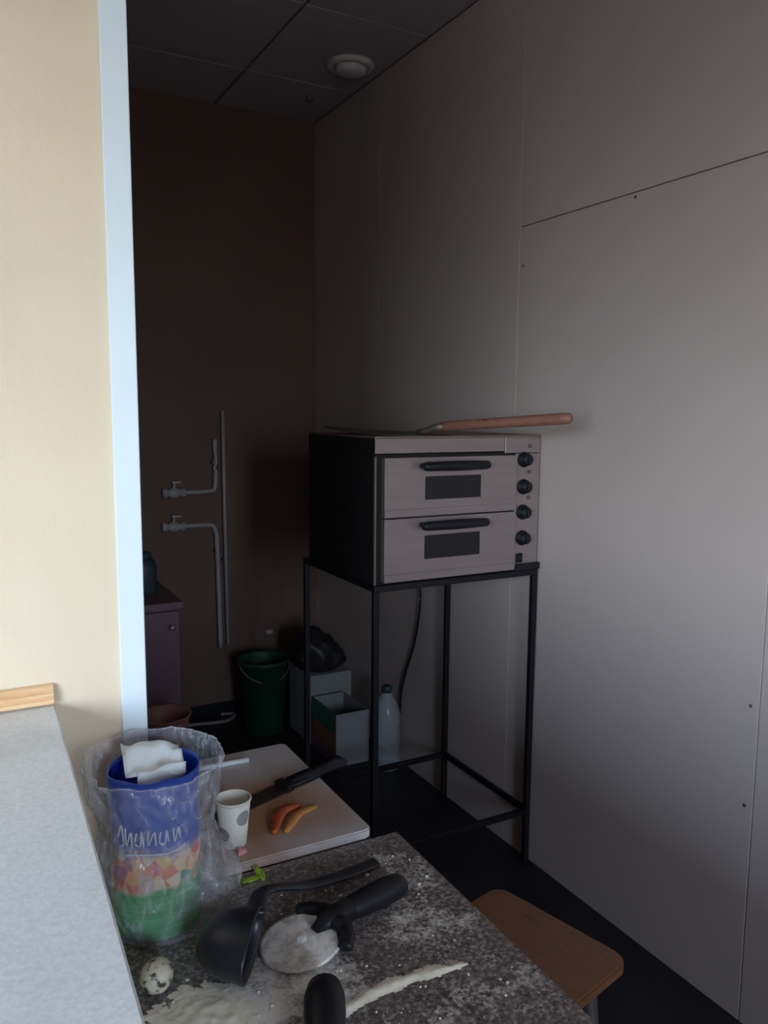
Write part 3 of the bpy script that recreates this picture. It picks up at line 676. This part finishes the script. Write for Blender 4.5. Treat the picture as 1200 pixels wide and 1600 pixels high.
link('rim', tube(bmesh.new(), rimpts, .0011, 6, cap=False), 'film', fe, True)

# scraps by the bag
def leaf(label, loc, rz, ln_, wd, curl, seed):
    bm = bmesh.new(); g = {}
    for j in range(9):
        for i in range(5):
            t_, a_ = j/8, i/2-1
            w_ = wd*math.sin(PI*min(1, .08+t_*.9))**.7*(1+.3*noise.noise(Vector((t_*7, a_, seed))))
            g[i, j] = bm.verts.new((t_*ln_, a_*w_, .0008+abs(a_)*curl+.002*math.sin(t_*9+a_*2+seed)**2))
    for j in range(8):
        for i in range(4): bm.faces.new((g[i, j], g[i+1, j], g[i+1, j+1], g[i, j+1]))
    o = tag(link('lettuce_scrap', bm, 'green_leaf', None, True, loc), label, 'lettuce'); o.rotation_euler = (0, 0, rz)
    sm = o.modifiers.new('thickness', 'SOLIDIFY'); sm.thickness = .0008; sm.offset = 1
leaf('yellow green lettuce scrap lying flat between bag and cutting board', (.306, .934, TZ), .05, .026, .0055, .001, 1)
leaf('lime green lettuce scrap with raised edges crossing the flatter scrap', (.3325, .924, TZ), 1.65, .027, .0045, .006, 4)
bm = prism(bmesh.new(), [(0, 0), (.013, .004), (.004, .016)], 0, .006, bev=.001)
tag(link('sausage_piece', bm, 'pink_meat', None, False, (.316, .975, BZ)), 'small pink wedge on the board edge beside the cup', 'meat')

# ------------------------------------------------------------------ ladle on its side
LC = Vector((.258, .774, TZ+.034))
e = empty('ladle', 'black nylon ladle lying on its side against the clear bag', 'ladle', (LC.x, LC.y, TZ))
ax = Vector((.84, -.54, -.10)).normalized(); ly = Vector((.54, .84, 0)); ly = (ly - ax*ly.dot(ax)).normalized(); lx = ly.cross(ax)
bm = bmesh.new(); pr = []
for k in range(11):
    a = PI/2*k/10; pr.append((max(math.sin(a)**.85, .01), -math.cos(a)))
pr += [(1.03, .10), (1.03, .16), (.97, .15)]
for k in range(10, -1, -1):
    a = PI/2*k/10; pr.append((max(.93*math.sin(a)**.85, .01), -.93*math.cos(a)))
lathe(bm, pr, 32, capb=False)
for v in bm.verts: v.co = lx*v.co.x*.031 + ly*v.co.y*.048 + ax*v.co.z*.052
mz = min(v.co.z for v in bm.verts)
for v in bm.verts: v.co.z += .0006-mz
link('bowl', bm, 'black_nylon', e, True)
hp = [(.280, .802, .893), (.290, .822, .900), (.304, .834, .898), (.330, .847, .887), (.364, .858, .873), (.41, .870, .864), (.462, .883, .8590), (.474, .886, .8590)]
hb = bmesh.new(); tube(hb, [Vector(p)-Vector((LC.x, LC.y, TZ)) for p in spline(hp, 6)], [.0105]*12+[.0095]*12+[.0105]*18+[.006], 14, flat=.42); link('handle', hb, 'black_nylon', e, True)

# ------------------------------------------------------------------ pizza cutter
e = empty('pizza_cutter', 'pizza cutter with floury steel wheel and black guard handle', 'pizza cutter', (.325, .783, TZ))
hd = Vector((.97, .22, .0)).normalized(); hs = Vector((-hd.y, hd.x, 0))
wb = bmesh.new(); lathe(wb, [(.0, .0), (.043, .0003), (.047, .001), (.043, .0017), (.0, .0026)], 44, capb=False)
rot = Matrix.Rotation(-.13, 4, hs)
for v in wb.verts: v.co = rot @ v.co + Vector((0, 0, .0075))
link('wheel', wb, 'floured_steel', e, True)
link('axle', lathe(bmesh.new(), [(.006, .008), (.006, .013), (.004, .0145)], 16, capt=True), 'floured_steel', e, True)
gb = bmesh.new()
for s_ in (-1, 1):
    tube(gb, spline([hd*.042+hs*s_*.0+Vector((0, 0, .018)), hd*.045+hs*s_*.018+Vector((0, 0, .017)), hd*.036+hs*s_*.036+Vector((0, 0, .0145)), hd*.026+hs*s_*.046+Vector((0, 0, .012))], 5), [.012]*6+[.010]*5+[.009]*4+[.005], 12, flat=.7)
tube(gb, [hd*.018+Vector((0, 0, .013)), hd*.04+Vector((0, 0, .018)), hd*.07+Vector((0, 0, .019))], [.006, .014, .015], 12, flat=.8)
link('guard', gb, 'black_plastic', e, True)
hb = bmesh.new(); pts = [hd*a+Vector((0, 0, zz)) for a, zz in ((.060, .018), (.075, .018), (.10, .018), (.125, .0175), (.143, .0165), (.153, .016), (.157, .016))]
tube(hb, pts, [.0125, .0145, .0165, .0170, .0160, .0120, .004], 16, flat=.92); link('handle', hb, 'black_plastic', e, True)

# third handle, cut by the lower frame edge
e = empty('scraper', 'black handled scraper at the near edge of the granite top', 'scraper', (.296, .655, TZ))
g3 = Vector((.40, .917, 0)).normalized(); s3 = Vector((g3.y, -g3.x, 0))
hb = bmesh.new(); tube(hb, [g3*a+Vector((0, 0, zz)) for a, zz in ((-.10, .015), (-.05, .018), (0, .021), (.022, .022), (.038, .021), (.046, .020), (.050, .0195))], [.013, .016, .0205, .0205, .0170, .0105, .003], 16, flat=.85); link('handle', hb, 'black_plastic', e, True)
bm = bmesh.new(); p0 = -g3*.095
prism(bm, [(p0.x+s3.x*a+g3.x*b_, p0.y+s3.y*a+g3.y*b_) for a, b_ in ((-.014, 0), (-.045, -.03), (-.05, -.11), (.05, -.11), (.045, -.03), (.014, 0))], .0006, .0022)
bl3 = link('blade', bm, 'steel', e)

# ------------------------------------------------------------------ quail egg, flour, crumbs
bm = bmesh.new(); bmesh.ops.create_uvsphere(bm, u_segments=28, v_segments=18, radius=1)
for v in bm.verts:
    k = 1 - .12*v.co.x
    v.co = Vector((v.co.x*.0195, v.co.y*.0165*k, v.co.z*.0165*k+.0167))
eg = tag(link('quail_egg', bm, 'egg', None, True, (.168, .792, TZ)), 'small speckled quail egg on the granite below the bag', 'egg'); eg.rotation_euler = (0, 0, .9)
def heap(name, label, poly_fn, x0, x1, y0, y1, nx, ny, hmax, seed):
    bm = bmesh.new(); g = {}
    for j in range(ny+1):
        for i in range(nx+1):
            x = x0+(x1-x0)*i/nx; y = y0+(y1-y0)*j/ny
            m_ = poly_fn(x, y) + noise.noise(Vector((x*60, y*60, seed)))*.35 + noise.noise(Vector((x*190, y*190, seed)))*.18
            g[i, j] = (bm.verts.new((x, y, TZ + (min(1, m_*1.6)*hmax*(.75+.5*noise.noise(Vector((x*90, y*90, seed+4)))) if m_ > 0 else 0) + .0003)), m_)
    for j in range(ny):
        for i in range(nx):
            q4 = [g[i, j], g[i+1, j], g[i+1, j+1], g[i, j+1]]
            if max(a[1] for a in q4) > 0.02: bm.faces.new([a[0] for a in q4])
    bmesh.ops.delete(bm, geom=[v for v in bm.verts if not v.link_faces], context='VERTS')
    o = tag(link(name, bm, 'flour', None, True), label, 'flour'); o['kind'] = 'stuff'; return o
heap('flour_heap', 'cream flour spread thick beside the egg at the bar edge', lambda x, y: 1-math.hypot((x-.195)/.052, (y-.728)/.052), .125, .262, .655, .80, 90, 90, .0022, 1)
def streak(x, y):
    t_ = (x-.315)/.14; yc = .672 + .020*math.sin(min(max(t_, 0), 1)*2.2) - .012*t_
    return 1 - abs(y-yc)/(.0075+.006*noise.noise(Vector((x*45, 2, 0)))) - max(0, -t_)*6 - max(0, t_-1)*6
heap('flour_streak', 'narrow cream flour ridge crossing the granite near the scraper', streak, .29, .48, .64, .72, 90, 40, .003, 3)
rc = random.Random(3); cm = bmesh.new()
for k in range(150):
    x, y = rc.uniform(.15, .53), rc.uniform(.60, .90)
    if math.hypot(x-PC.x, y-PC.y) < .09 or math.hypot(x-.168, y-.792) < .025 or math.hypot(x-.24, y-.80) < .05 or (.28 < x < .49 and .735 < y < .84): continue
    s_ = rc.uniform(.0006, .0017)*(1.6 if rc.random() < .12 else 1)
    r_ = bmesh.ops.create_icosphere(cm, subdivisions=1, radius=s_)
    for v in r_['verts']: v.co = Vector((v.co.x*rc.uniform(.8, 1.5)+x, v.co.y+y, v.co.z*.6+TZ+s_*.6))
o = tag(link('flour_crumbs', cm, 'flour', None, True), 'scattered pale dough crumbs on the granite top', 'crumbs'); o['kind'] = 'stuff'

# ------------------------------------------------------------------ wooden stool beside the table
e = empty('wooden_stool', 'stool with a warm brown rounded wooden seat and dark legs between table and wall', 'stool', (.872, 1.108, 0), math.radians(14))
link('seat', prism(bmesh.new(), rrect(.325, .315, .035, 8), .428, .45, bev=.004), 'stool_wood', e)
for sx in (-1, 1):
    for sy in (-1, 1): link('leg', tube(bmesh.new(), [(sx*.135, sy*.13, 0), (sx*.105, sy*.10, .43)], [.013, .017], 10), 'dark_wood', e, True)
for sy in (-1, 1): link('stretcher', tube(bmesh.new(), [(-.122, sy*.117, .17), (.122, sy*.117, .17)], .009, 8), 'dark_wood', e, True)
for sx in (-1, 1): link('stretcher', tube(bmesh.new(), [(sx*.12, -.115, .21), (sx*.12, .115, .21)], .009, 8), 'dark_wood', e, True)
